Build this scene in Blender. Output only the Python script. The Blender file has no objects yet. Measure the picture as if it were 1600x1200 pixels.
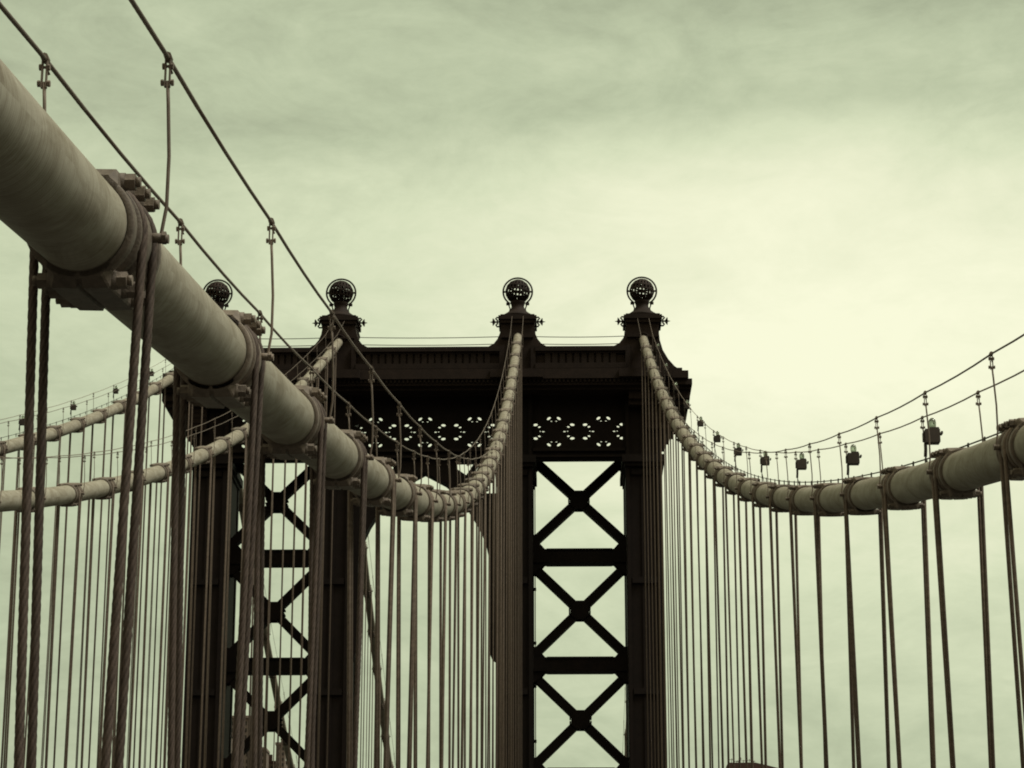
import bpy, bmesh, math, random
from mathutils import Vector, Matrix
R = math.radians
S = bpy.context.scene
COL = S.collection
random.seed(7)

# ------------------------------------------------------------------ camera, light, exposure
FPX = 3868.8
PITCH = 0.28494
YAW = 0.01994
cam_d = bpy.data.cameras.new('camera')
cam_d.sensor_width = 36.0
cam_d.lens = FPX / 1600.0 * 36.0
cam_d.clip_start = 0.1
cam_d.clip_end = 9000.0
cam = bpy.data.objects.new('camera', cam_d)
cam.location = (0, 0, 0)
cam.rotation_euler = (math.pi / 2 + PITCH, 0, YAW)
COL.objects.link(cam)
S.camera = cam
S.render.resolution_x, S.render.resolution_y = 1024, 768
S.view_settings.view_transform = 'Standard'
S.view_settings.look = 'None'
S.view_settings.exposure = 0.0
S.view_settings.gamma = 1.0
try:
    S.cycles.filter_width = 1.9
except Exception:
    pass

SUN_AZ = R(106)      # compass style, 0 = +Y, 90 = +X
SUN_EL = R(58)
sd = bpy.data.lights.new('sun', 'SUN')
sd.energy = 2.5
sd.angle = R(24)
sd.color = (1.0, 0.98, 0.86)
sun = bpy.data.objects.new('sun', sd)
dirv = Vector((math.sin(SUN_AZ) * math.cos(SUN_EL), math.cos(SUN_AZ) * math.cos(SUN_EL), math.sin(SUN_EL)))
sun.rotation_euler = dirv.to_track_quat('Z', 'Y').to_euler()
sun.location = (40, -20, 90)
COL.objects.link(sun)

def lin(r, g, b):
    f = lambda c: (c / 255 / 12.92) if c <= 10 else ((c / 255 + 0.055) / 1.055) ** 2.4
    return (f(r), f(g), f(b), 1)

W = bpy.data.worlds.new('World')
S.world = W
W.use_nodes = True
def build_world():
    nt = W.node_tree; N = nt.nodes; L = nt.links
    N.clear()
    out = N.new('ShaderNodeOutputWorld'); bg = N.new('ShaderNodeBackground')
    L.new(bg.outputs[0], out.inputs[0])
    tc = N.new('ShaderNodeTexCoord')
    def math_(op, a, b=None, clamp=False):
        n = N.new('ShaderNodeMath'); n.operation = op; n.use_clamp = clamp
        for i, v in enumerate((a, b)):
            if v is None: continue
            if isinstance(v, (int, float)): n.inputs[i].default_value = v
            else: L.new(v, n.inputs[i])
        return n.outputs[0]
    sep = N.new('ShaderNodeSeparateXYZ'); L.new(tc.outputs['Generated'], sep.inputs[0])
    def blob(az, el, wx, wz):
        # soft bright patch of cloud round a compass direction; returns exp(-d^2)
        d = (math.sin(R(az)) * math.cos(R(el)), math.cos(R(az)) * math.cos(R(el)), math.sin(R(el)))
        dx = math_('DIVIDE', math_('SUBTRACT', sep.outputs[0], d[0]), wx)
        dz = math_('DIVIDE', math_('SUBTRACT', sep.outputs[2], d[2]), wz)
        s = math_('ADD', math_('MULTIPLY', dx, dx), math_('MULTIPLY', dz, dz))
        e = math_('POWER', 2.718, math_('MULTIPLY', s, -1.0))
        front = math_('MULTIPLY', math_('ADD', sep.outputs[1], 0.25), 1.2, True)
        return math_('MULTIPLY', e, front)
    # cloud noise, squashed so the clouds lie in flat bands
    def noise(scale, zs, detail, rough, off=0.0, dist=0.0, tilt=0.0):
        mp = N.new('ShaderNodeMapping'); mp.inputs['Scale'].default_value = (1, 1, zs)
        mp.inputs['Location'].default_value = (off, off * 0.7, off * 1.3)
        mp.inputs['Rotation'].default_value = (0, tilt, 0)
        L.new(tc.outputs['Generated'], mp.inputs[0])
        n = N.new('ShaderNodeTexNoise'); n.inputs['Scale'].default_value = scale
        n.inputs['Detail'].default_value = detail; n.inputs['Roughness'].default_value = rough
        n.inputs['Distortion'].default_value = dist
        L.new(mp.outputs[0], n.inputs['Vector'])
        return math_('SUBTRACT', n.outputs['Fac'], 0.5)
    v = math_('ADD', 0.40, math_('MULTIPLY', blob(8.5, 17.5, 0.20, 0.085), 0.56))
    v = math_('ADD', v, math_('MULTIPLY', blob(0.5, 15.5, 0.22, 0.05), 0.10))
    v = math_('ADD', v, math_('MULTIPLY', blob(-11, 11.0, 0.13, 0.04), -0.02))
    v = math_('ADD', v, math_('MULTIPLY', blob(6.0, 22.7, 0.12, 0.011), -0.13))
    v = math_('ADD', v, math_('MULTIPLY', blob(3.6, 20.4, 0.07, 0.013), 0.07))
    top = math_('MULTIPLY', math_('SUBTRACT', sep.outputs[2], 0.355), -1.5)      # darker cloud sheet overhead
    v = math_('ADD', v, math_('MINIMUM', math_('MAXIMUM', top, -0.13), 0.0))
    v = math_('ADD', v, math_('MULTIPLY', noise(4.0, 2.6, 4, 0.5, 3.1, 0.4, 0.12), 0.40))
    v = math_('ADD', v, math_('MULTIPLY', noise(12.0, 2.1, 10, 0.66, 1.7, 0.9, 0.25), 0.34))
    v = math_('ADD', v, math_('MULTIPLY', noise(46.0, 2.2, 8, 0.66, 5.7, 0.3, 0.2), 0.20))
    high = math_('MULTIPLY', math_('SUBTRACT', sep.outputs[2], 0.15), 1.9, True)
    back = math_('MULTIPLY', math_('SUBTRACT', 0.75, sep.outputs[1]), 1.3, True)      # 1 away from the part of the sky ahead
    v = math_('ADD', v, math_('MULTIPLY', math_('MULTIPLY', back, high), 0.23))
    v = math_('SUBTRACT', v, math_('MULTIPLY', math_('MULTIPLY', back, math_('SUBTRACT', 1.0, high)), 0.46))
    ramp = N.new('ShaderNodeValToRGB'); L.new(v, ramp.inputs[0])
    cr = ramp.color_ramp
    cr.elements[0].position = 0.0; cr.elements[0].color = lin(38, 33, 27)
    cr.elements[1].position = 1.0; cr.elements[1].color = lin(251, 252, 220)
    for p, c in ((0.1, (112, 115, 95)), (0.2, (150, 158, 131)), (0.42, (189, 199, 166)), (0.62, (217, 225, 190)), (0.82, (238, 241, 208))):
        e = cr.elements.new(p); e.color = lin(*c)
    # below the horizon only dim brown bounce
    below = math_('MULTIPLY', math_('ADD', sep.outputs[2], 0.01), 30.0, True)
    mix = N.new('ShaderNodeMix'); mix.data_type = 'RGBA'
    L.new(below, mix.inputs['Factor']); mix.inputs['A'].default_value = lin(26, 19, 16)
    wm = N.new('ShaderNodeMix'); wm.data_type = 'RGBA'; wm.blend_type = 'MULTIPLY'
    L.new(back, wm.inputs['Factor']); L.new(ramp.outputs[0], wm.inputs['A']); wm.inputs['B'].default_value = (1.16, 0.97, 0.93, 1)
    L.new(wm.outputs['Result'], mix.inputs['B'])
    # physical sky behind the cloud deck, a thin share of the light
    sky = N.new('ShaderNodeTexSky'); sky.sky_type = 'NISHITA'; sky.sun_disc = False
    sky.sun_elevation = SUN_EL; sky.sun_rotation = SUN_AZ
    hs = N.new('ShaderNodeHueSaturation'); hs.inputs['Saturation'].default_value = 0.0
    hs.inputs['Value'].default_value = 0.1
    L.new(sky.outputs[0], hs.inputs['Color'])
    m2 = N.new('ShaderNodeMix'); m2.data_type = 'RGBA'; m2.inputs['Factor'].default_value = 0.97
    L.new(hs.outputs[0], m2.inputs['A']); L.new(mix.outputs['Result'], m2.inputs['B'])
    L.new(m2.outputs['Result'], bg.inputs['Color'])
    bg.inputs['Strength'].default_value = 1.0
build_world()

# ------------------------------------------------------------------ materials
def mat(name, col, rough=0.6, metal=0.0, var=0.15, scale=6.0, bump=0.0, bscale=40.0, spec=0.4):
    m = bpy.data.materials.new(name); m.use_nodes = True
    nt = m.node_tree; N = nt.nodes; L = nt.links; b = N['Principled BSDF']
    b.inputs['Roughness'].default_value = rough; b.inputs['Metallic'].default_value = metal
    b.inputs['Specular IOR Level'].default_value = spec
    tc = N.new('ShaderNodeTexCoord')
    n = N.new('ShaderNodeTexNoise'); n.inputs['Scale'].default_value = scale
    n.inputs['Detail'].default_value = 6; n.inputs['Roughness'].default_value = 0.65
    L.new(tc.outputs['Object'], n.inputs['Vector'])
    r = N.new('ShaderNodeValToRGB'); L.new(n.outputs['Fac'], r.inputs[0])
    r.color_ramp.elements[0].position = 0.3; r.color_ramp.elements[1].position = 0.72
    r.color_ramp.elements[0].color = tuple(c * (1 - var) for c in col[:3]) + (1,)
    r.color_ramp.elements[1].color = tuple(min(1, c * (1 + var)) for c in col[:3]) + (1,)
    oi = N.new('ShaderNodeObjectInfo'); mr = N.new('ShaderNodeMapRange')      # pieces of one kind weather differently
    mr.inputs['To Min'].default_value = 0.78; mr.inputs['To Max'].default_value = 1.22
    L.new(oi.outputs['Random'], mr.inputs['Value'])
    hv = N.new('ShaderNodeHueSaturation'); L.new(mr.outputs[0], hv.inputs['Value']); L.new(r.outputs[0], hv.inputs['Color'])
    L.new(hv.outputs[0], b.inputs['Base Color'])
    if bump:
        n2 = N.new('ShaderNodeTexNoise'); n2.inputs['Scale'].default_value = bscale; n2.inputs['Detail'].default_value = 4
        L.new(tc.outputs['Object'], n2.inputs['Vector'])
        bp = N.new('ShaderNodeBump'); bp.inputs['Strength'].default_value = bump; bp.inputs['Distance'].default_value = 0.01
        L.new(n2.outputs['Fac'], bp.inputs['Height']); L.new(bp.outputs[0], b.inputs['Normal'])
    return m

def cable_mat():
    m = bpy.data.materials.new('painted_cable_wrapping'); m.use_nodes = True
    nt = m.node_tree; N = nt.nodes; L = nt.links; b = N['Principled BSDF']
    b.inputs['Roughness'].default_value = 0.72; b.inputs['Specular IOR Level'].default_value = 0.25
    uv = N.new('ShaderNodeUVMap'); uv.uv_map = 'UVMap'
    def tex(sx, sy, scale, det, rough, dist=0.0):
        mp = N.new('ShaderNodeMapping'); mp.inputs['Scale'].default_value = (sx, sy, 1)
        L.new(uv.outputs[0], mp.inputs[0])
        n = N.new('ShaderNodeTexNoise'); n.inputs['Scale'].default_value = scale; n.inputs['Detail'].default_value = det
        n.inputs['Roughness'].default_value = rough; n.inputs['Distortion'].default_value = dist
        L.new(mp.outputs[0], n.inputs['Vector']); return n.outputs['Fac']
    streak = tex(5.0, 26.0, 1.0, 8, 0.72, 0.25)      # dirt running round the wrapping wire
    blotch = tex(4.5, 1.1, 1.0, 8, 0.66, 1.0)
    spots = tex(26.0, 16.0, 1.0, 3, 0.5)
    def ramp(src, p0, p1, c0, c1):
        r = N.new('ShaderNodeValToRGB'); L.new(src, r.inputs[0])
        r.color_ramp.elements[0].position = p0; r.color_ramp.elements[1].position = p1
        r.color_ramp.elements[0].color = c0; r.color_ramp.elements[1].color = c1
        return r.outputs[0]
    def mul(a, c, f=1.0):
        x = N.new('ShaderNodeMix'); x.data_type = 'RGBA'; x.blend_type = 'MULTIPLY'; x.inputs['Factor'].default_value = f
        L.new(a, x.inputs['A']); L.new(c, x.inputs['B']); return x.outputs['Result']
    base = ramp(streak, 0.28, 0.66, (0.245, 0.208, 0.162, 1), (0.42, 0.402, 0.325, 1))
    base = mul(base, ramp(blotch, 0.32, 0.62, (0.55, 0.50, 0.44, 1), (1, 1, 1, 1)), 0.9)
    base = mul(base, ramp(spots, 0.70, 0.78, (1, 1, 1, 1), (0.6, 0.55, 0.5, 1)), 0.7)
    L.new(base, b.inputs['Base Color'])
    w = N.new('ShaderNodeTexWave'); w.wave_type = 'BANDS'; w.bands_direction = 'Y'
    w.inputs['Scale'].default_value = 9.0; w.inputs['Distortion'].default_value = 0.6
    L.new(uv.outputs[0], w.inputs['Vector'])
    ad = N.new('ShaderNodeMath'); ad.operation = 'ADD'; L.new(w.outputs['Fac'], ad.inputs[0])
    mm = N.new('ShaderNodeMath'); mm.operation = 'MULTIPLY'; mm.inputs[1].default_value = 3.0; L.new(streak, mm.inputs[0])
    L.new(mm.outputs[0], ad.inputs[1])
    bp = N.new('ShaderNodeBump'); bp.inputs['Strength'].default_value = 0.22; bp.inputs['Distance'].default_value = 0.005
    L.new(ad.outputs[0], bp.inputs['Height']); L.new(bp.outputs[0], b.inputs['Normal'])
    return m

M_CABLE = cable_mat()
M_CLAMP = mat('weathered_clamp_paint', (0.185, 0.15, 0.12), 0.7, 0.0, 0.35, 9.0, 0.4, 60.0)
M_BOLT = mat('greasy_bolt_steel', (0.13, 0.11, 0.085), 0.5, 0.2, 0.3, 20.0)
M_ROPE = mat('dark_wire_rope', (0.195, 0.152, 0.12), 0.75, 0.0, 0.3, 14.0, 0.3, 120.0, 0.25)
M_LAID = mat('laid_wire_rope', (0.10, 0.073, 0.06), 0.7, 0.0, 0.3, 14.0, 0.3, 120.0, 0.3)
def strand_shade(m):  # paints crease shade between the strands into the rope's base colour
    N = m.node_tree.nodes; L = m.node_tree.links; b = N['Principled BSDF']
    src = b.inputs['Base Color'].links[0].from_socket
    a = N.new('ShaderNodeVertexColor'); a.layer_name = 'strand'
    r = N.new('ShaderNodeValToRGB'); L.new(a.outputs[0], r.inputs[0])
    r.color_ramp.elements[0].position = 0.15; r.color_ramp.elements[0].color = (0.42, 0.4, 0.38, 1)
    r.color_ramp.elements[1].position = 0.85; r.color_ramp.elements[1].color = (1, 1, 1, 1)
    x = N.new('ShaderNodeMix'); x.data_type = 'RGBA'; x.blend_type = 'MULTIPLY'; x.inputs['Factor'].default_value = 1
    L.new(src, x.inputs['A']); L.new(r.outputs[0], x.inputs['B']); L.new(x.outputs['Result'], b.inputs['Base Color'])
strand_shade(M_LAID)
M_HAND = mat('hand_rope_steel', (0.19, 0.15, 0.12), 0.7, 0.0, 0.25, 20.0)
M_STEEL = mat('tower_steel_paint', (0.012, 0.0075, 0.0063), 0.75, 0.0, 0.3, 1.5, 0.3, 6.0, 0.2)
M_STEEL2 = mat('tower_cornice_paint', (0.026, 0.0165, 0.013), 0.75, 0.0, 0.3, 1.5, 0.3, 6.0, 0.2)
M_BOX = mat('lamp_box_paint', (0.055, 0.043, 0.035), 0.6, 0.0, 0.2, 10.0)
M_WIRE = mat('thin_black_wire', (0.05, 0.045, 0.035), 0.7)
M_BRICK = mat('brown_brick_facade', (0.21, 0.165, 0.135), 0.85, 0.0, 0.15, 0.05)
M_PANE = mat('dark_window_glass', (0.05, 0.045, 0.04), 0.25, 0.0, 0.2, 0.1)
M_ROOF = mat('red_brown_roof', (0.075, 0.042, 0.033), 0.8, 0.0, 0.2, 0.1)
M_ASPH = mat('asphalt', (0.05, 0.046, 0.042), 0.9, 0.0, 0.25, 2.0, 0.3, 30.0)
M_WATER = mat('river_water', (0.03, 0.032, 0.026), 0.45, 0.0, 0.2, 0.02, 0.6, 0.4)
def glass_mat():
    m = mat('lamp_jar_glass', (0.55, 0.62, 0.5), 0.12, 0.0, 0.05)
    m.node_tree.nodes['Principled BSDF'].inputs['Transmission Weight'].default_value = 0.85
    return m
M_GLASS = glass_mat()

# ------------------------------------------------------------------ mesh helpers
class MB:
    """collects shapes, then becomes one mesh"""
    def __init__(s): s.v = []; s.f = []; s.sm = []; s.w = []
    def add(s, vs, fs, smooth=False):
        o = len(s.v); s.v += [tuple(p) for p in vs]
        s.f += [tuple(i + o for i in f) for f in fs]; s.sm += [smooth] * len(fs)
        return s
    def box(s, x0, x1, y0, y1, z0, z1):
        vs = [(x, y, z) for z in (z0, z1) for y in (y0, y1) for x in (x0, x1)]
        return s.add(vs, [(0, 2, 3, 1), (4, 5, 7, 6), (0, 1, 5, 4), (2, 6, 7, 3), (0, 4, 6, 2), (1, 3, 7, 5)])
    def bbox(s, x0, x1, y0, y1, z0, z1, c=0.01):
        """box with chamfered lengthwise edges (along y)"""
        pr = [(x0 + c, z0), (x1 - c, z0), (x1, z0 + c), (x1, z1 - c), (x1 - c, z1), (x0 + c, z1), (x0, z1 - c), (x0, z0 + c)]
        return s.prism([(x, z) for x, z in pr], y0, y1)
    def prism(s, prof, y0, y1):
        """outline in x,z (counter-clockwise seen from -y) pushed along y"""
        n = len(prof)
        vs = [(x, y0, z) for x, z in prof] + [(x, y1, z) for x, z in prof]
        fs = [tuple(range(n)), tuple(range(2 * n - 1, n - 1, -1))]
        fs += [(i, i + n, (i + 1) % n + n, (i + 1) % n) for i in range(n)]
        return s.add(vs, fs)
    def bar(s, p0, p1, w, d, up=(0, 1, 0)):
        """rectangular bar, w across, d along 'up'"""
        p0 = Vector(p0); p1 = Vector(p1); a = (p1 - p0).normalized(); u = Vector(up)
        sd_ = a.cross(u).normalized(); u = sd_.cross(a).normalized()
        vs = []
        for p in (p0, p1):
            for i, j in ((-1, -1), (1, -1), (1, 1), (-1, 1)):
                vs.append(p + sd_ * (i * w / 2) + u * (j * d / 2))
        return s.add(vs, [(3, 2, 1, 0), (4, 5, 6, 7), (0, 1, 5, 4), (1, 2, 6, 5), (2, 3, 7, 6), (3, 0, 4, 7)])
    def tube(s, pts, r, n=8, lobes=0, pitch=0.3, la=0.16, caps=True, smooth=True, closed=False):
        pts = [Vector(p) for p in pts]
        if isinstance(r, (int, float)): r = [r] * len(pts)
        N_ = len(pts); o = []; dist = 0.0
        t0 = (pts[1] - pts[0]).normalized()
        u = t0.orthogonal().normalized()
        for i, p in enumerate(pts):
            a = pts[max(0, i - 1)]; b = pts[min(N_ - 1, i + 1)]
            if closed: a = pts[i - 1]; b = pts[(i + 1) % N_]
            t = (b - a).normalized()
            u = (u - t * u.dot(t)).normalized(); w = t.cross(u)
            if i: dist += (p - pts[i - 1]).length
            for k in range(n):
                an = 2 * math.pi * k / n
                rr = r[i]
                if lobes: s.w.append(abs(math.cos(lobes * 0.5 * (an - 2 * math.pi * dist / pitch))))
                if lobes: rr *= 1 - la + la * abs(math.cos(lobes * 0.5 * (an - 2 * math.pi * dist / pitch))) * 1.3
                o.append(p + (u * math.cos(an) + w * math.sin(an)) * rr)
        fs = []
        for i in range(N_ if closed else N_ - 1):
            j = (i + 1) % N_
            for k in range(n):
                k2 = (k + 1) % n
                fs.append((i * n + k, i * n + k2, j * n + k2, j * n + k))
        s.add(o, fs, smooth)
        if caps and not closed:
            b0 = len(s.v) - len(o)
            s.f += [tuple(b0 + k for k in range(n - 1, -1, -1)), tuple(b0 + (N_ - 1) * n + k for k in range(n))]
            s.sm += [False, False]
        return s
    def cyl(s, p0, p1, r, n=12, smooth=True): return s.tube([p0, p1], r, n, smooth=smooth)
    def lathe(s, prof, c=(0, 0, 0), n=20, smooth=True):
        o = []; fs = []
        for r_, z in prof:
            for k in range(n):
                a = 2 * math.pi * k / n; o.append((c[0] + r_ * math.cos(a), c[1] + r_ * math.sin(a), c[2] + z))
        for i in range(len(prof) - 1):
            for k in range(n):
                k2 = (k + 1) % n; fs.append((i * n + k, i * n + k2, (i + 1) * n + k2, (i + 1) * n + k))
        fs += [tuple(range(n - 1, -1, -1)), tuple((len(prof) - 1) * n + k for k in range(n))]
        return s.add(o, fs, smooth)
    def xf(s, m):
        s.v = [tuple(m @ Vector(p)) for p in s.v]; return s
    def mesh(s, name):
        me = bpy.data.meshes.new(name); me.from_pydata(s.v, [], s.f)
        me.polygons.foreach_set('use_smooth', s.sm); me.update(); return me
    def build(s, name, m, parent=None, loc=(0, 0, 0), rot=(0, 0, 0)):
        return link(name, s.mesh(name), m, parent, loc, rot)

def link(name, me, m, parent=None, loc=(0, 0, 0), rot=(0, 0, 0)):
    if m is not None and not me.materials: me.materials.append(m)
    o = bpy.data.objects.new(name, me); COL.objects.link(o)
    o.parent = parent; o.location = loc; o.rotation_euler = rot
    return o
def empty(name, loc=(0, 0, 0)):
    o = bpy.data.objects.new(name, None); COL.objects.link(o); o.location = loc; o.empty_display_size = 0.2; return o
def tag(o, label=None, cat=None, group=None, kind=None):
    if label: o['label'] = label
    if cat: o['category'] = cat
    if group: o['group'] = group
    if kind: o['kind'] = kind
    return o

# ------------------------------------------------------------------ bridge layout (metres, camera at the origin)
T = 161.53                      # distance to the tower axis
DECK = -1.65
STEP = 5.464                    # suspender spacing
CAB = {  # lateral position, profile of the main span, first station
    'near_left':  dict(x=-2.81, q=(50.796, 0.47332, 0.0012030, -0.6556e-6), z0=14.09, what='near left main cable'),
    'right':      dict(x=5.72, q=(50.572, 0.45652, 0.0010089, -0.0499e-6), z0=29.27, what='right main cable'),
    'second':     dict(x=-15.0, q=(50.476, 0.44645, 0.0007711, 1.3938e-6), z0=67.9, what='lower distant left cable'),
    'far':        dict(x=-23.54, q=(50.255, 0.45027, 0.0011981, -2.1899e-6), z0=110.7, what='upper distant left cable'),
}
def height(c, y):
    q = c['q']; t = T - y
    if t >= 0: return q[0] - q[1] * t + q[2] * t * t + q[3] * t ** 3
    t = -t
    return q[0] - 0.465 * t + 0.0012 * t * t
def slope(c, y): return (height(c, y + 0.05) - height(c, y - 0.05)) / 0.1
CR = 0.285

def stations(c, y_min):
    out = []; y = c['z0']
    while y - STEP > y_min: y -= STEP
    while y < T - 3.0: out.append(y); y += STEP
    far = []
    y = T + 5.5
    while y < T + 62: far.append(y); y += STEP
    return out, far
for k, c in CAB.items():
    c['near'], c['beyond'] = stations(c, {'near_left': 1.0, 'right': 1.0, 'second': 40.0, 'far': 70.0}[k])

# ---- main cable body with UVs along it
def cable_body(c, parent, y0, y1, name='wrapped_cable'):
    n = 40; st = 0.8
    ys = []; y = y0
    while y < y1: ys.append(y); y += st
    ys.append(y1)
    vs = []; fs = []; uvs = []
    L_ = 0; prev = None; lens = []
    for y in ys:
        z = height(c, y)
        if prev: L_ += math.hypot(y - prev[0], z - prev[1])
        prev = (y, z); lens.append(L_)
        s_ = math.atan(slope(c, y)) if abs(y - T) > 0.3 else 0
        for k in range(n):
            a = 2 * math.pi * k / n
            vs.append((c['x'] + CR * math.cos(a), y - CR * math.sin(a) * math.sin(s_), z + CR * math.sin(a) * math.cos(s_)))
    for i in range(len(ys) - 1):
        for k in range(n):
            k2 = (k + 1) % n
            fs.append((i * n + k, i * n + k2, (i + 1) * n + k2, (i + 1) * n + k))
            uvs += [(k / n, lens[i]), ((k + 1) / n, lens[i]), ((k + 1) / n, lens[i + 1]), (k / n, lens[i + 1])]
    fs.append(tuple(range(n))); uvs += [(0, 0)] * n
    fs.append(tuple((len(ys) - 1) * n + k for k in range(n - 1, -1, -1))); uvs += [(0, 0)] * n
    me = bpy.data.meshes.new(name); me.from_pydata(vs, [], fs)
    me.polygons.foreach_set('use_smooth', [True] * len(fs))
    uvl = me.uv_layers.new(name='UVMap')
    for i, u in enumerate(uvs): uvl.data[i].uv = u
    bm = bmesh.new(); bm.from_mesh(me); bmesh.ops.recalc_face_normals(bm, faces=bm.faces); bm.to_mesh(me); bm.free()
    return link(name, me, M_CABLE, parent)

# ---- clamp: split casting round the cable, grooves for the ropes, bolted flanges above and below
def ring(mb, r0, r1, y0, y1, n=36):
    o = []; fs = []
    prof = [(r0, y0), (r1 - 0.006, y0), (r1, y0 + 0.012), (r1, y1 - 0.012), (r1 - 0.006, y1), (r0, y1)]
    for r_, y in prof:
        for k in range(n):
            a = 2 * math.pi * k / n; o.append((r_ * math.cos(a), y, r_ * math.sin(a)))
    for i in range(len(prof) - 1):
        for k in range(n):
            k2 = (k + 1) % n; fs.append((i * n + k, (i + 1) * n + k, (i + 1) * n + k2, i * n + k2))
    mb.add(o, fs, True)
def hexnut(mb, x, y, z, sgn, r=0.045, l=0.06):
    mb.tube([(x, y, z), (x + sgn * l, y, z)], r, 6, smooth=False)
    mb.tube([(x + sgn * l, y, z), (x + sgn * (l + 0.03), y, z)], r * 0.6, 10)
BY = (-0.34, 0.0, 0.34)
def clamp_mesh(detail):
    mb = MB()
    ring(mb, CR - 0.01, 0.308, -0.26, 0.30)
    ring(mb, CR - 0.01, 0.300, 0.38, 0.50)
    for a, b, r_ in ((-0.50, -0.37, 0.326), (-0.28, -0.24, 0.335), (-0.08, 0.10, 0.338), (0.28, 0.32, 0.335), (0.44, 0.52, 0.326)):
        ring(mb, 0.29, r_, a, b)
    for sg, z0, z1, zb, w in ((1, 0.20, 0.335, 0.275, 0.215), (-1, 0.22, 0.372, 0.315, 0.175)):
        # flange block: lofted so that both ends taper back to the cable
        def sect(k):
            zt = z0 + 0.06 + (z1 - z0 - 0.06) * k
            return [(-w, sg * z0), (w, sg * z0), (w + 0.012, sg * (z0 + 0.03)), (w * (0.75 + 0.25 * k), sg * (zt - 0.015)), (w * (0.7 + 0.25 * k), sg * zt), (0.02, sg * (zt + 0.004)), (0.008, sg * (zt - 0.02)),
                    (-0.008, sg * (zt - 0.02)), (-0.02, sg * (zt + 0.004)), (-w * (0.7 + 0.25 * k), sg * zt), (-w * (0.75 + 0.25 * k), sg * (zt - 0.015)), (-w - 0.012, sg * (z0 + 0.03))]
        ys = [(-0.50, 0.35), (-0.43, 1.0), (0.43, 1.0), (0.50, 0.35)]
        vs = []; n = 12
        for y, k in ys: vs += [(x, y, z) for x, z in sect(k)]
        fs = [tuple(range(n)), tuple(3 * n + q for q in range(n - 1, -1, -1))]
        for a in range(3):
            for q in range(n):
                q2 = (q + 1) % n; fs.append((a * n + q, (a + 1) * n + q, (a + 1) * n + q2, a * n + q2))
        if sg < 0: fs = [f[::-1] for f in fs]
        mb.add(vs, fs)
        for y in BY:
            for sx in (1, -1):
                mb.tube([(sx * (w - 0.06), y, sg * zb), (sx * (w + 0.03), y, sg * zb)], 0.056, 14)
                if not detail: mb.tube([(sx * (w + 0.02), y, sg * zb), (sx * (w + 0.10), y, sg * zb)], 0.047, 6, smooth=False)
    for sx in (1, -1):      # side ears that carry the hand rope posts
        mb.tube([(sx * 0.30, 0.10, 0.02), (sx * 0.415, 0.10, 0.02)], 0.030, 12)
        mb.tube([(sx * 0.395, 0.10, 0.02), (sx * 0.42, 0.10, 0.02)], 0.040, 6, smooth=False)
    return mb
CL_FAR = clamp_mesh(False).mesh('cable_clamp')
CL_NEAR = clamp_mesh(True).mesh('cable_clamp')
_b = MB(); hexnut(_b, 0, 0, 0, 1, 0.052, 0.065); BOLT = _b.mesh('bolt')
def add_clamp(c, y, parent, detail):
    s_ = math.atan(slope(c, y))
    o = link('cable_clamp', CL_NEAR if detail else CL_FAR, M_CLAMP, parent, (c['x'], y, height(c, y)), (s_, 0, 0))
    if detail:
        for sg, zb, w in ((1, 0.275, 0.215), (-1, 0.315, 0.175)):
            for by in BY:
                for sx in (1, -1):
                    link('bolt', BOLT, M_CLAMP, o, (sx * (w + 0.025), by, sg * zb), (random.uniform(0, 1), 0, 0 if sx > 0 else math.pi))
    return o

# ---- suspenders: two wire ropes looped over the clamp, both ends down to the deck
JIT = [0, 0, 0]
def loop_points(h, near):
    """rope loop in local coordinates, h = drop from the cable axis to the deck"""
    r_ = 0.326; pts = []
    step = 0.035 if near else (h if h > 0 else 1)
    zb = -h
    xb = 0.18 + 0.10 * max(0.0, min(1.0, (h - 8) / 30.0))
    n = max(2, int(h / 0.035)) if near else 1
    left = [(-(r_ + (xb + JIT[0] - r_) * (1 - i / n)), JIT[2] * (1 - i / n), zb * (1 - i / n)) for i in range(n)]
    right = [((r_ + (xb + JIT[1] - r_) * (i / n)), -JIT[2] * (i / n), zb * (i / n)) for i in range(1, n + 1)]
    na = 26 if near else 12
    arc = [(-r_ * math.cos(math.pi * i / na), 0, r_ * math.sin(math.pi * i / na)) for i in range(na + 1)]
    return left + arc + right
def suspender(c, y, label, near):
    z = height(c, y)
    root = empty('suspender', (c['x'], y, z))
    tag(root, label, 'suspender rope', 'suspenders under the ' + c['what'])
    for dy in ((-0.17, 0.19) if -5 < c['x'] < 0 else (-0.13, 0.13)):
        h = z + slope(c, y) * dy - DECK
        mb = MB()
        dip = slope(c, y) * dy
        JIT[:] = [random.uniform(-0.035, 0.035), random.uniform(-0.035, 0.035), random.uniform(-0.05, 0.05)]
        if near:
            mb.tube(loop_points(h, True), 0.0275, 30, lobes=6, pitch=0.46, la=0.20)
        else:
            mb.tube(loop_points(h, False), 0.027, 8)
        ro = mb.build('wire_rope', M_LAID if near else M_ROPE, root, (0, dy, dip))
        if near:      # mask for the shade painted in the valleys between the strands
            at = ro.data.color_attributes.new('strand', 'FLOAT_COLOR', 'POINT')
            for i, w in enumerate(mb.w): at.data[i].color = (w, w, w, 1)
    return root

ORD = ['first', 'second', 'third', 'fourth', 'fifth', 'sixth', 'seventh', 'eighth', 'ninth', 'tenth', 'eleventh', 'twelfth', 'thirteenth',
       'fourteenth', 'fifteenth', 'sixteenth', 'seventeenth', 'eighteenth', 'nineteenth', 'twentieth', 'twenty-first', 'twenty-second',
       'twenty-third', 'twenty-fourth', 'twenty-fifth', 'twenty-sixth', 'twenty-seventh', 'twenty-eighth', 'twenty-ninth', 'thirtieth',
       'thirty-first', 'thirty-second', 'thirty-third']

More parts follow.
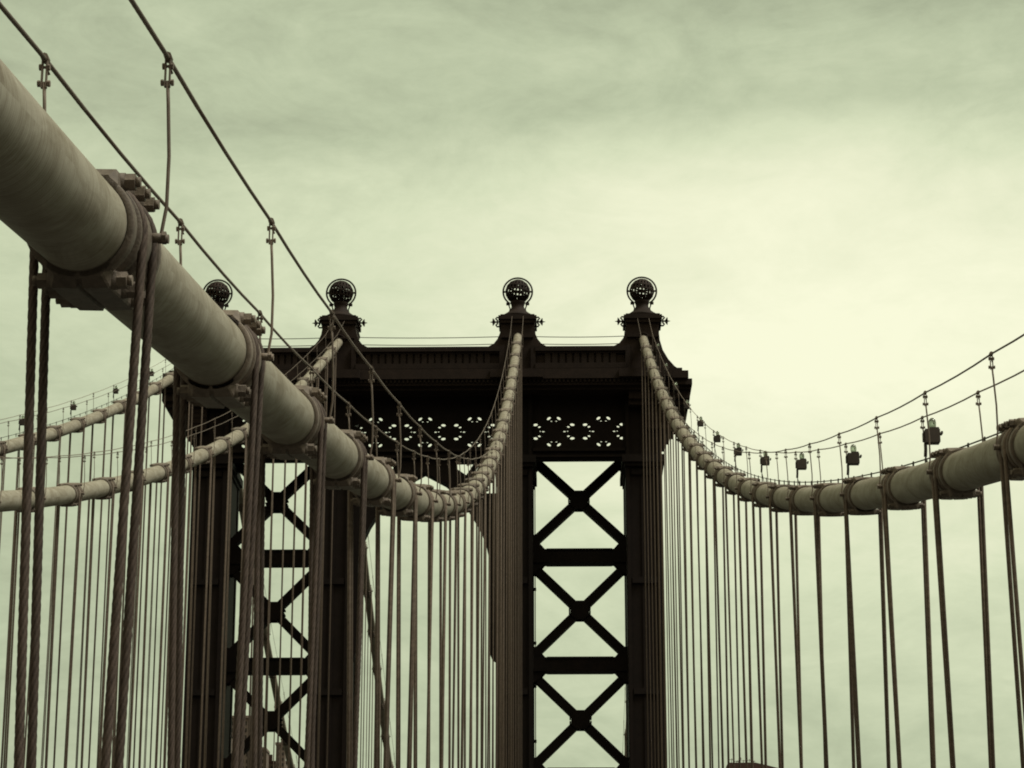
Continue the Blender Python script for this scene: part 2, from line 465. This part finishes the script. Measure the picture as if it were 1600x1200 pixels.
# hand rope post
def post_mesh(near):
    mb = MB()
    H = 1.21
    # slender rod bent slightly, foot eye at z=0.02, top fork
    pts = [(0, 0, 0.0), (0.003, 0, 0.05), (0.028, 0, 0.22), (0.03, 0, 0.55), (0.012, 0, 0.9), (0.002, 0, H - 0.16)]
    if not near: pts = [(0, 0, 0), (0.012, 0, 0.3), (0.004, 0, H - 0.14)]
    mb.tube(pts, 0.0115, 8)
    mb.tube([(-0.016, 0, 0.01), (0.05, 0, 0.01)], 0.03, 8)
    # top shackle: two straps, two cross bolts with nuts, saddle under the rope
    for sx in (-0.014, 0.014): mb.bbox(sx - 0.005, sx + 0.005, -0.014, 0.014, H - 0.2, H + 0.018, 0.002)
    for zz, w in ((H - 0.17, 0.036), (H - 0.06, 0.03)):
        mb.tube([(-w, 0, zz), (w, 0, zz)], 0.010, 8)
        for sx in (-1, 1): mb.tube([(sx * (w - 0.012), 0, zz), (sx * (w + 0.004), 0, zz)], 0.021, 6, smooth=False)
    mb.tube([(0, -0.035, H), (0, 0.035, H)], 0.026, 8)
    mb.tube([(0.0, 0.02, H - 0.04), (0.02, 0.05, H - 0.09)], 0.009, 6)
    return mb.mesh('handrail_post')
POST = post_mesh(True)
RAIL_X = 0.385; RAIL_H = 1.21

def rail_pts(c, sx, y0, y1, ys):
    pts = [y for y in ys if y0 < y < y1]
    pts = [y0] + pts + [y1]
    return pts
def handrail(c, sx, label, near_n):
    root = empty('cable_handrail', (c['x'] + sx * RAIL_X, c['near'][0], height(c, c['near'][0]) + 1.2))
    tag(root, label, 'cable handrail', 'hand ropes above the main cables')
    ox, oy, oz = root.location
    for seg, (ys, ya, yb) in enumerate(((c['near'], c['near'][0] - 5.0, T - 1.0), (c['beyond'], T + 1.6, T + 62))):
        yy = [ya] + list(ys) + [yb]
        pts = []
        for i, y in enumerate(yy):
            # the rope meets the tower pedestal a little higher than its last post
            z = height(c, y) + RAIL_H + (0.35 if abs(y - T) < 2.5 else 0.0)
            pts.append(Vector((c['x'] + sx * RAIL_X - ox, y - oy, z - oz)))
            if i < len(yy) - 1:
                y2 = yy[i + 1]
                z2 = height(c, y2) + RAIL_H + (0.35 if abs(y2 - T) < 2.5 else 0.0)
                for k in (1, 2, 3):
                    f = k / 4
                    pts.append(Vector((c['x'] + sx * RAIL_X - ox, y + (y2 - y) * f - oy, z + (z2 - z) * f - 0.05 * f * (1 - f) * 4 * 0.5 - oz)))
        mb = MB()
        cut = 0
        if seg == 0 and near_n:
            # near lengths: laid rope with visible strands
            dense = []
            lim = near_n * STEP + ya - oy
            for a, b in zip(pts[:-1], pts[1:]):
                if a.y < lim:
                    n = max(1, int((b - a).length / 0.03)); cut += 1
                    dense += [a.lerp(b, k / n) for k in range(n)]
            dense.append(pts[cut])
            mb.tube(dense, 0.0150, 15, lobes=5, pitch=0.20, la=0.05)
        mb.tube(pts[cut:], 0.0142 if near_n else 0.0125, 8)
        mb.build('hand_rope', M_HAND, root)
        for y in ys:
            link('handrail_post', POST, M_HAND, root, (c['x'] + sx * RAIL_X - ox, y + 0.10 - oy, height(c, y) + 0.02 - oz))
    return root

# ------------------------------------------------------------------ setting: river, deck
def sheet(name, x0, x1, y0, y1, z, m):
    mb = MB(); mb.add([(x0, y0, z), (x1, y0, z), (x1, y1, z), (x0, y1, z)], [(0, 1, 2, 3)])
    return tag(mb.build(name, m), kind='structure')
sheet('river', -4000, 4000, -4000, 4000, -47.0, M_WATER)
dk = MB(); dk.box(-27.0, 9.2, -60, 420, DECK - 0.6, DECK)
tag(dk.build('road_deck', M_ASPH), kind='structure')

# ------------------------------------------------------------------ the tower
TX = [-23.54, -15.0, -2.83, 5.70]           # finials, over the cables
CX = [-23.25, -15.0, -2.98, 5.52]           # columns
tower = empty('bridge_tower', (-8.95, T, -47))
tag(tower, 'tall dark riveted steel suspension bridge tower with four globe finials, cross bracing and an arch', 'bridge tower')
TL = Vector((-8.95, T, -47))
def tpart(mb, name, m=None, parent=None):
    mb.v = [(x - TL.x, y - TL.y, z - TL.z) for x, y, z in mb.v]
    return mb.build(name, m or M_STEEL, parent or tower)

# columns: box legs with flanges and splice plates
for i, x in enumerate(CX):
    mb = MB(); h = 1.12
    mb.box(x - h, x + h, T - 2.4, T + 3.6, -47, 46.3)
    for sx in (-1, 1):      # corner angles running the full height
        mb.box(x + sx * h - 0.22 * (sx > 0) , x + sx * h + 0.22 * (sx < 0), T - 2.55, T - 2.402, -47, 46.2)
        mb.box(x + sx * h - 0.04, x + sx * h + 0.06, T - 2.50, T - 2.1, -47, 46.0)
        mb.box(x + sx * h - 0.06, x + sx * h + 0.07, T + 3.2, T + 3.68, -47, 46.0)
    mb.box(x - 0.16, x + 0.16, T - 2.48, T - 2.402, -47, 46.1)
    tpart(mb, 'column')
    z = -40.0
    while z < 41:
        mb = MB(); mb.box(x - h + 0.3, x + h - 0.3, T - 2.56, T - 2.403, z, z + 0.4); z += 7.3
        tpart(mb, 'splice_plate')
    mb = MB()
    mb.box(x - h - 0.12, x + h + 0.12, T - 2.75, T + 3.8, 40.85, 41.1)
    mb.box(x - h - 0.28, x + h + 0.28, T - 2.9, T + 3.95, 41.1, 41.6)
    tpart(mb, 'column_capital')

# cross bracing of the two side bays
STRUT = [36.0 - 7.3 * k for k in range(12)]
for (xa, xb) in ((CX[0] + 1.12, CX[1] - 1.12), (CX[2] + 1.12, CX[3] - 1.12)):
    xm = (xa + xb) / 2; w = (xb - xa) / 2
    tops = [42.05] + [s_ - 1.05 for s_ in STRUT]
    for k in range(len(STRUT)):
        zt = tops[k]; zb = STRUT[k]; zc = (zt + zb) / 2 if k else 39.35
        if zb < -47: break
        mb = MB()
        y0, y1 = T + 0.5, T + 1.5
        e = 0.42
        dz = (zt - zb) / 2
        for sx in (-1, 1):
            mb.bar((xm - sx * (w + 0.1), (y0 + y1) / 2 + 0.01 * sx, zc + (w + 0.1) * dz / w * 0.97), (xm + sx * (w + 0.1), (y0 + y1) / 2 + 0.01 * sx, zc - (w + 0.1) * dz / w * 0.97), 0.55, 0.86 + 0.02 * sx)
        # octagonal gusset in the middle, with notched edge
        g = 0.62; q = 0.24
        prof = [(xm - q, zc - g), (xm + q, zc - g), (xm + q + 0.12, zc - g + 0.06), (xm + g, zc - q - 0.05), (xm + g, zc + q + 0.05), (xm + q + 0.12, zc + g - 0.06), (xm + q, zc + g), (xm - q, zc + g), (xm - q - 0.12, zc + g - 0.06), (xm - g, zc + q + 0.05), (xm - g, zc - q - 0.05), (xm - q - 0.12, zc - g + 0.06)]
        mb.prism(prof, y0 - 0.03, y0 + 0.05)
        mb.prism(prof, y1 - 0.05, y1 + 0.03)
        for a in range(4):      # bolted lacing ends seen as notches
            for t_ in (0.55, 0.68):
                sx = (-1, 1)[a % 2]; sz = (-1, 1)[a // 2]
                mb.box(xm + sx * (t_) - 0.05, xm + sx * (t_) + 0.05, y0 - 0.06, y1 + 0.06, zc + sz * (0.16 + 0.2 * (t_ < 0.6)) - 0.05, zc + sz * (0.16 + 0.2 * (t_ < 0.6)) + 0.05)
        # corner gussets
        for sx in (-1, 1):
            for zz, sz in ((zt, -1), (zb, 1)):
                xx = xm + sx * (w + 0.02)
                tri = [(xx, zz - sz * 0.05), (xx - sx * 0.85, zz - sz * 0.05), (xx - sx * 0.62, zz + sz * 0.22), (xx - sx * 0.22, zz + sz * 0.64), (xx, zz + sz * 0.66)]
                if sx * sz > 0: tri = tri[::-1]
                mb.prism(tri, y0 - 0.025, y0 + 0.06); mb.prism(tri, y1 - 0.06, y1 + 0.025)
        tpart(mb, 'cross_brace')
        mb = MB()
        mb.box(xm - w - 0.05, xm + w + 0.05, y0 - 0.12, y1 + 0.12, zb - 0.99, zb - 0.06)
        for s2 in (-1, 1):
            mb.box(xm - w * 0.7, xm + w * 0.7, y0 - 0.2, y1 + 0.2, zb - 0.52 + s2 * 0.42 - 0.06, zb - 0.52 + s2 * 0.42 + 0.06)
        tpart(mb, 'strut')
# conduit pipe with brackets on the inner side of the third column
mb = MB(); px = CX[2] + 1.12 + 0.16
mb.tube([(px, T + 1.9, -40), (px, T + 1.9, 42)], 0.03, 8)
z = -38
while z < 42:
    mb.box(px - 0.2, px + 0.07, T + 1.83, T + 1.97, z, z + 0.2); z += 3.65 if int(z) % 2 else 2.9
tpart(mb, 'conduit')

def plate(name, outer, holes, y0, y1, m):
    """flat plate with openings: outline + holes in x,z, thickness along y"""
    cu = bpy.data.curves.new(name, 'CURVE'); cu.dimensions = '2D'; cu.fill_mode = 'BOTH'; cu.extrude = (y1 - y0) / 2
    for poly in [outer] + holes:
        sp = cu.splines.new('POLY'); sp.points.add(len(poly) - 1)
        for i, (x, z) in enumerate(poly): sp.points[i].co = (x, z, 0, 1)
        sp.use_cyclic_u = True
    o = bpy.data.objects.new(name, cu); COL.objects.link(o)
    dg = bpy.context.evaluated_depsgraph_get(); dg.update()
    me = bpy.data.meshes.new_from_object(o.evaluated_get(dg)); bpy.data.objects.remove(o)
    ym = (y0 + y1) / 2
    me.transform(Matrix.Translation((-TL.x, ym - TL.y, -TL.z)) @ Matrix.Rotation(math.pi / 2, 4, 'X'))
    me.name = name; me.materials.clear(); me.materials.append(m)
    return link(name, me, None, tower)

# pierced frieze: rosettes of small holes
def oval(cx, cz, a, b, rot=0.0, n=8):
    return [(cx + a * math.cos(t) * math.cos(rot) - b * math.sin(t) * math.sin(rot), cz + a * math.cos(t) * math.sin(rot) + b * math.sin(t) * math.cos(rot)) for t in [2 * math.pi * k / n for k in range(n)]]
PX = 1 / 23.75
def frieze(x0, x1, centres, groups):
    holes = []
    zc = 43.4
    for cx in centres:
        for sx in (-1, 1):
            for sz in (-1, 1):
                holes.append(oval(cx + sx * 10.2 * PX, zc + sz * 11.2 * PX, 0.165, 0.105, sx * sz * 0.15))
                holes.append(oval(cx + sx * 16.3 * PX, zc + sz * 7.6 * PX, 0.10, 0.07, sx * sz * 0.3))
            holes.append(oval(cx + sx * 22.5 * PX, zc, 0.10, 0.055))
            holes.append(oval(cx + sx * 17.6 * PX, zc + 0.02, 0.055, 0.045))
    for cx in groups:
        for sx in (-1, 1):
            for sz in (-1, 1):
                holes.append(oval(cx + sx * 7.9 * PX, zc + sz * 21.6 * PX, 0.16, 0.095, sx * sz * -0.7))
                holes.append(oval(cx + sx * 3.9 * PX, zc + sz * 17.0 * PX, 0.07, 0.045))
    holes = [h_ for h_ in holes if min(p[0] for p in h_) > x0 + 0.03 and max(p[0] for p in h_) < x1 - 0.03]
    outer = [(x0, 42.0), (x1, 42.0), (x1, 46.4), (x0, 46.4)]
    plate('pierced_frieze', outer, holes, T - 2.1, T - 1.95, M_STEEL)
PER = 3.31
for a, b, full in ((CX[0] + 1.1, CX[1] - 1.1, 0), (CX[2] + 1.1, CX[3] - 1.1, 0)):
    m_ = (a + b) / 2
    frieze(a, b, [m_ - PER, m_, m_ + PER], [m_ - PER / 2, m_ + PER / 2])
m_ = -8.99
frieze(CX[1] + 1.1, CX[2] - 1.1, [m_ - 1.5 * PER, m_ - PER / 2, m_ + PER / 2, m_ + 1.5 * PER], [m_ - PER, m_, m_ + PER])

# portal beam below the frieze
for a, b in ((CX[0], CX[1]), (CX[1], CX[2]), (CX[2], CX[3])):
    mb = MB(); a += 1.1; b -= 1.1
    mb.box(a, b, T - 2.3, T - 1.5, 41.45, 42.05)
    mb.box(a, b, T - 2.5, T - 1.3, 41.95, 42.15)
    mb.box(a, b, T - 2.45, T - 1.35, 41.55, 41.68)
    tpart(mb, 'portal_beam')

# central arch with pierced spandrels
xm = -8.98
half = [(0, 40.62), (1.40, 39.85), (2.35, 39.02), (3.02, 37.95), (3.6, 37.0), (4.0, 36.1), (4.22, 35.2), (4.32, 34.4), (4.32, 28.6), (4.52, 28.15), (4.88, 27.9)]
outer = [(xm + 4.95, 27.9), (xm + 4.95, 41.5), (xm - 4.95, 41.5), (xm - 4.95, 27.9)] + [(xm - x, z) for x, z in half[::-1]][1:] + [(xm + x, z) for x, z in half[1:-1]]
hr = [(2.10, 41.42), (3.4, 41.42), (3.0, 40.75), (2.76, 40.4), (2.10, 40.85)]
hr2 = [(3.62, 41.42), (4.82, 41.42), (4.82, 39.15), (3.95, 39.15), (3.35, 39.85), (3.05, 40.22), (3.2, 40.75)]
hol = []
for h_ in (hr, hr2):
    hol.append([(xm + x, z) for x, z in h_]); hol.append([(xm - x, z) for x, z in h_])
plate('portal_arch', outer, hol, T - 2.2, T - 1.0, M_STEEL)

# crown: parapet with pedestals, mirrored about the middle
def crown_outline():
    ped = [(-2.15, 49.66), (-1.95, 49.72), (-1.60, 49.93), (-1.36, 50.25), (-1.2, 50.65), (-1.12, 51.2), (-1.2, 51.46)]
    pts = []
    base = 47.2
    top = []
    for i, x in enumerate(TX):
        l = list(ped); r_ = [(-a, b) for a, b in ped[::-1]]
        if i == 3:
            r_ = [(1.12, 51.4), (1.06, 50.9), (1.13, 50.1), (1.32, 49.4), (1.68, 48.75), (2.1, 48.25), (2.52, 47.95), (2.52, 47.2)]
        if i == 0:
            l = [(-2.52, 47.2), (-2.52, 47.95), (-2.1, 48.25), (-1.68, 48.75), (-1.32, 49.4), (-1.13, 50.1), (-1.06, 50.9), (-1.12, 51.4)]
        top += [(x + a, b) for a, b in l + r_]
    return top
top = crown_outline()
mb = MB(); mb.prism(top[::-1] if False else [(x, z) for x, z in reversed(top)], T - 0.95, T + 2.3)
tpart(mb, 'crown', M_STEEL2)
mb = MB()
for a, b in zip(TX[:-1], TX[1:]):
    # capping, slotted band and lower band of each bay
    mb.box(a + 1.2, b - 1.2, T - 1.25, T - 0.952, 49.30, 49.62)
    mb.box(a + 1.2, b - 1.2, T - 1.12, T - 0.952, 49.16, 49.30)
    mb.box(a + 1.2, b - 1.2, T - 1.30, T - 0.952, 48.05, 48.42)
    n = int(round((b - a - 3.6) / 0.47)); w = (b - a - 3.6) / n
    for k in range(n + 1):
        cx = a + 1.8 + k * w
        if k < n: mb.box(cx + 0.07, cx + w - 0.07, T - 1.10, T - 0.952, 48.42, 49.16)
for x in TX:      # pedestal faces with a moulding
    mb.box(x - 1.08, x + 1.08, T - 1.12, T - 0.952, 50.30, 50.38)
    mb.box(x - 1.22, x - 0.9, T - 1.2, T - 0.952, 47.5, 49.7)
    mb.box(x + 0.9, x + 1.22, T - 1.2, T - 0.952, 47.5, 49.7)
    ring_ = MB(); ring_.tube([(x + 0.42 * math.cos(t), T - 1.0, 50.15 + 0.42 * math.sin(t)) for t in [math.pi * k / 12 for k in range(13)]], 0.07, 6)
    mb.add(ring_.v, ring_.f)
tpart(mb, 'crown_moulding', M_STEEL2)

# cornice with stepped ends, deep overhang and dentils
mb = MB()
xl, xr = TX[0] - 2.5, TX[3] + 2.5
steps = [(47.0, 47.22, 4.0, 0.15), (46.50, 47.0, 4.12, 0.55), (46.10, 46.50, 3.9, 0.80), (45.86, 46.10, 3.6, 0.72), (45.30, 45.86, 3.35, 0.66), (44.95, 45.30, 3.1, 0.42)]
for z0, z1, d_, ex in steps:
    if z1 > 45.9: mb.box(xl + 0.2 - ex, xr - 0.2 + ex, T - d_, T + 2.9, z0, z1)
    else:
        for x, s_ in ((TX[0], -1), (TX[3], 1)):
            e0 = x + s_ * (2.3 + ex); e1 = x - s_ * 1.1
            mb.box(min(e0, e1), max(e0, e1), T - d_, T + d_ + 0.6, z0, z1)
for s_, x in ((-1, TX[0]), (1, TX[3])):      # tapering end brackets under the overhang
    for k, (z0, z1, w) in enumerate(((44.62, 44.95, 2.45), (44.28, 44.62, 2.1), (43.9, 44.28, 1.8), (43.4, 43.9, 1.5))):
        e0 = x + s_ * w; e1 = x
        mb.box(min(e0, e1), max(e0, e1), T - 2.9 + k * 0.05, T + 3.4, z0, z1)
for x in TX: mb.box(x - 1.75, x + 1.75, T - 4.35, T - 4.1, 46.55, 47.12)
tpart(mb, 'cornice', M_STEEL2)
mb = MB(); x = xl + 0.5
while x < xr - 0.5:
    mb.box(x, x + 0.14, T - 4.05, T - 3.902, 46.28, 46.498); x += 0.28
tpart(mb, 'dentil_course', M_STEEL2)

# finials
def finial(x):
    c = Vector((x, T + 0.15, 0)); zc = 53.97
    mb = MB()      # cap slab, flared neck
    mb.box(x - 1.30, x + 1.30, T - 1.2, T + 1.7, 51.60, 51.86)
    mb.box(x - 1.18, x + 1.18, T - 1.1, T + 1.6, 51.35, 51.60)
    mb.box(x - 1.16, x + 1.16, T - 1.05, T + 1.5, 51.86, 51.98)
    mb.lathe([(1.2, 51.98), (1.12, 52.16), (0.9, 52.3), (0.66, 52.48), (0.49, 52.72), (0.43, 52.88), (0.46, 53.02), (0.52, 53.14), (0.50, 53.25), (0.3, 53.32)], (c.x, c.y, 0), 20)
    f = tpart(mb, 'finial', M_STEEL2)
    # openwork globe
    bm = bmesh.new(); bmesh.ops.create_uvsphere(bm, u_segments=20, v_segments=8, radius=0.86); bmesh.ops.rotate(bm, verts=bm.verts, cent=(0, 0, 0), matrix=Matrix.Rotation(random.uniform(0, 0.35), 3, 'Z') @ Matrix.Rotation(0.12, 3, 'Y'))
    faces = [q for q in bm.faces if len(q.verts) == 4]
    bmesh.ops.inset_individual(bm, faces=faces, thickness=0.094)
    dele = [q for q in faces]
    bmesh.ops.delete(bm, geom=dele, context='FACES')
    geo = bmesh.ops.solidify(bm, geom=bm.faces[:], thickness=0.05)
    me = bpy.data.meshes.new('globe'); bmesh.ops.translate(bm, verts=bm.verts, vec=(c.x - TL.x, c.y - TL.y, zc - TL.z)); bm.to_mesh(me); bm.free()
    link('globe', me, M_STEEL2, f)
    # meridian ring that springs from the scrolls either side of the neck
    mb = MB()
    pts = []
    a0 = R(-56)
    for k in range(33):
        a = a0 + (math.pi - 2 * a0) * k / 32
        pts.append((c.x + 1.0 * math.cos(a), c.y, zc + 1.0 * math.sin(a)))
    mb.tube(pts, 0.062, 8)
    for s_ in (-1, 1):
        mb.tube([(c.x + s_ * 0.56, c.y, zc - 0.84), (c.x + s_ * 0.60, c.y, zc - 1.0), (c.x + s_ * 0.52, c.y, zc - 1.25), (c.x + s_ * 0.58, c.y, zc - 1.5), (c.x + s_ * 0.72, c.y, zc - 1.72), (c.x + s_ * 1.0, c.y, zc - 1.93), (c.x + s_ * 1.28, c.y, zc - 1.97)], 0.045, 8)
        mb.box(c.x + s_ * 0.66 - 0.13, c.x + s_ * 0.66 + 0.13, c.y - 0.1, c.y + 0.1, zc - 0.95, zc - 0.80)
        mb.box(min(c.x + s_ * 0.8, c.x + s_ * 1.0), max(c.x + s_ * 0.8, c.x + s_ * 1.0), c.y - 0.06, c.y + 0.06, zc - 0.05, zc + 0.05)
    tpart(mb, 'meridian_ring', M_STEEL2, f).parent = f
    for s_ in (-1, 1):
        mb = MB()
        xx = c.x + s_ * 1.32; yy = T - 0.4; zz = 51.62
        # C scroll
        mb.tube([(c.x + s_ * 1.15, yy, zz + 0.30), (c.x + s_ * 1.42, yy, zz + 0.33), (c.x + s_ * 1.50, yy, zz + 0.24), (c.x + s_ * 1.40, yy, zz + 0.15), (c.x + s_ * 1.36, yy, zz), (c.x + s_ * 1.40, yy, zz - 0.15), (c.x + s_ * 1.48, yy, zz - 0.22), (c.x + s_ * 1.4, yy, zz - 0.33), (c.x + s_ * 1.12, yy, zz - 0.33)], 0.06, 8)
        mb.tube([(c.x + s_ * 1.38, yy, zz), (c.x + s_ * 1.62, yy, zz)], 0.055, 8)
        # spiked star boss
        for k in range(8):
            a = 2 * math.pi * k / 8
            mb.tube([(c.x + s_ * 1.62, yy, zz), (c.x + s_ * 1.68, yy + 0.27 * math.cos(a), zz + 0.27 * math.sin(a))], [0.13, 0.018], 6)
        mb.tube([(c.x + s_ * 1.55, yy, zz), (c.x + s_ * 1.90, yy, zz)], [0.1, 0.01], 8)
        tpart(mb, 'star_boss', M_STEEL2, f).parent = f
for x in TX: finial(x)

# two thin wires strung between the finial pedestals
for zz, nm in ((51.55, 'upper thin wire strung between the tower pedestals'), (51.02, 'lower thin wire just above the tower parapet')):
    mb = MB(); pts = []
    for a, b in zip(TX[:-1], TX[1:]):
        for k in range(8):
            f = k / 8; pts.append((a + (b - a) * f + 8.95, 0, -0.10 * 4 * f * (1 - f)))
    pts.append((TX[3] + 8.95, 0, 0))
    mb.tube(pts, 0.026, 6)
    tag(mb.build('overhead_wire', M_WIRE, None, (-8.95, T + 2.6, zz)), nm, 'wire', 'wires across the tower top')

# ------------------------------------------------------------------ cables, clamps, suspenders, handrails
ROOTLAB = {
    'near_left': 'thick pale main cable sweeping from the upper left corner down past the tower arch',
    'right': 'grey main cable dipping right of the tower and rising to the right edge',
    'second': 'pale main cable at left, lower of the two seen behind the near suspender ropes',
    'far': 'pale main cable at far left, uppermost and most distant of the left cables'}
for key, c in CAB.items():
    near = key == 'near_left'
    y0 = c['near'][0] - 6
    root = empty('main_cable', (c['x'], y0, 0))
    tag(root, ROOTLAB[key], 'main cable', 'main cables of the bridge')
    root.location = (0, 0, 0)
    cable_body(c, root, y0, T + 64)
    for i, y in enumerate(c['near']):
        add_clamp(c, y, root, (near and i < 9) or (key == 'right' and 4 < i < 12))
    for y in c['beyond']: add_clamp(c, y, root, False)
    vis0 = {'near_left': 14.0, 'right': 29.0, 'second': 66, 'far': 99}[key]
    n = 0
    for y in c['near']:
        if y < vis0 - 0.2:
            k = sum(1 for q in c['near'] if y < q < vis0 - 0.2)
            lab = 'dark wire rope suspender, %s outside the frame edge, under the %s' % (ORD[k], c['what'])
        else:
            lab = 'wire rope suspender, %s counted from the camera, under the %s' % (ORD[n], c['what']); n += 1
        suspender(c, y, lab, near and y < 32)
    for k, y in enumerate(c['beyond']):
        suspender(c, y, 'thin suspender, %s one behind the tower, under the %s' % (ORD[k], c['what']), False)
for key, c in CAB.items():
    for sx, nm in ((-1, 'left'), (1, 'right')):
        handrail(c, sx, 'thin wire hand rope on posts, %s side of the %s' % (nm, c['what']), 3 if key == 'near_left' else 0)

# ------------------------------------------------------------------ lamps on the outer cables
def lamp_parts():
    b = MB(); b.bbox(-0.02, 0.23, -0.10, 0.10, -0.13, 0.10, 0.006); b.bbox(0.06, 0.22, -0.09, 0.09, 0.10, 0.13, 0.01)
    b.bbox(0.25, 0.285, -0.06, 0.06, 0.02, 0.07, 0.008); b.bbox(-0.05, -0.02, -0.05, 0.05, -0.10, 0.06, 0.008)
    b.tube([(-0.01, 0, -0.14), (-0.01, 0, -0.24), (-0.02, 0, -0.36)], 0.028, 8)
    g = MB(); g.lathe([(0.05, 0.13), (0.062, 0.16), (0.066, 0.22), (0.058, 0.27), (0.03, 0.305), (0.008, 0.312)], (0.12, 0, 0), 16)
    cord = MB(); cord.tube([(-0.02, 0, -0.34), (0.02, 0, -0.5), (0.05, 0, -0.65), (0.0, 0.02, -0.80), (-0.06, 0.03, -0.9)], 0.011, 6)
    return b.mesh('lamp_box'), g.mesh('glass_jar'), cord.mesh('cord')
LB, LG, LC = lamp_parts()
n = 0
D = CAB['right']; A = CAB['far']
def lamp(c, sx, y, label, group):
    r_ = empty('cable_lamp', (c['x'] + sx * RAIL_X + 0.03, y + 0.02, height(c, y) + RAIL_H - 0.32))
    r_.rotation_euler = (0, 0, 0)
    tag(r_, label, 'lamp', group)
    link('lamp_box', LB, M_BOX, r_); link('glass_jar', LG, M_GLASS, r_); link('cord', LC, M_WIRE, r_)
seq = [y for y in D['near'] if y > 28.9]
for i, y in enumerate(seq):
    if i >= 2 and i % 2 == 0:
        lamp(D, 1, y, 'brown lamp box with glass jar, %s from the right, above right main cable' % ORD[n], 'lamps above the right main cable'); n += 1
seq = [y for y in A['near'] if y > 85]
n = 0
for i, y in enumerate(seq):
    if i % 2 == 1:
        lamp(A, -1, y, 'tiny dark lamp box, %s from the left, above upper distant left cable' % ORD[n], 'lamps above the far left main cable'); n += 1
# conduit with clips feeding the lamps
for c, sx, nm in ((D, 1, 'right main cable'), (A, -1, 'upper distant left cable')):
    y = c['near'][0]; pts = []; mb = MB()
    x = c['x'] + sx * 0.2
    while y < T - 2:
        pts.append((x, y, height(c, y) + 0.42)); y += 1.37
    mb.tube(pts, 0.012, 6)
    for p in pts: mb.bbox(p[0] - 0.012, p[0] + 0.012, p[1] - 0.03, p[1] + 0.03, p[2] - 0.12, p[2] + 0.025, 0.004)
    tag(mb.build('lighting_conduit', M_WIRE), 'thin clipped wire running just above the ' + nm, 'conduit')

# ------------------------------------------------------------------ far buildings
def building(label, x, y, w, d_, top, m, roof, cols, floor=3.6, extra=None):
    root = empty('building', (x, y, -47)); tag(root, label, 'building')
    H = top + 47
    mb = MB(); mb.box(-w / 2, w / 2, 0, d_, 0, H); mb.build('wall', m, root)
    mb = MB(); mb.box(-w / 2 - 0.4, w / 2 + 0.4, -0.4, d_ + 0.4, H, H + 1.2)
    if extra: extra(mb, H)
    mb.build('roof', roof, root)
    mb = MB(); fl = 0; z = H - floor
    cw = w / cols
    while z > H - 26 * floor and z > 0:
        for k in range(cols):
            x0 = -w / 2 + (k + 0.24) * cw
            mb.box(x0, x0 + cw * 0.52, -0.12, 0.1, z, z + floor * 0.55)
        z -= floor
    mb.build('window', M_PANE, root)
def tanks(mb, H):
    mb.box(-3, -1.2, 2, 4, H + 1.2, H + 4.6); mb.lathe([(1.4, H + 1.2), (1.4, H + 4.0), (0.1, H + 5.4)], (2.5, 4, 0), 12)
building('brown high-rise with a flat top between the first two tower columns', -155.8, 1200, 11.4, 18, 182.8, M_BRICK, M_BRICK, 5, 3.4, None)
building('lower dark-roofed block left of the brown high-rise', -162.0, 1160, 14.0, 16, 168.0, M_BRICK, M_ROOF, 6, 3.4, None)
building('brown block standing in front of the high-rise, right of the rope bundle', -148.5, 1190, 12, 16, 166.0, M_BRICK, M_BRICK, 5, 3.2, None)
building('slim ribbed tower top between the first two tower columns', -137.4, 1210, 4.4, 5, 171.2, M_BRICK, M_BRICK, 2, 2.6, None)
building('wide low block with stepped roof beside the slim ribbed tower', -141.0, 1215, 12, 14, 162.8, M_BRICK, M_ROOF, 6, 3.0, tanks)
def dome(mb, H):
    pr = [(-12.0, H + 1.2), (13.0, H + 1.2), (8.0, H + 2.5), (2, H + 3.9), (-11.2, H + 3.9)]
    mb.prism(pr, 1.0, 15.0)
    for x, h_ in ((-9.5, 2.2), (-7, 1.0), (-5.2, 2.6), (-3.8, 1.4), (-1.0, 1.8), (1.2, 1.0), (-6.2, 1.3)):
        mb.tube([(x, 2, H + 3.7), (x + 0.3, 2, H + 3.9 + h_)], 0.14, 6)
        mb.tube([(x - 0.9, 2, H + 3.9 + h_ * 0.7), (x + 0.9, 2, H + 3.9 + h_ * 0.7)], 0.12, 6)
building('reddish hipped roof with antennas at the bottom edge right of the tower', 91.6, 1200, 23.5, 16, 156.8, M_BRICK, M_ROOF, 8, 3.4, dome)
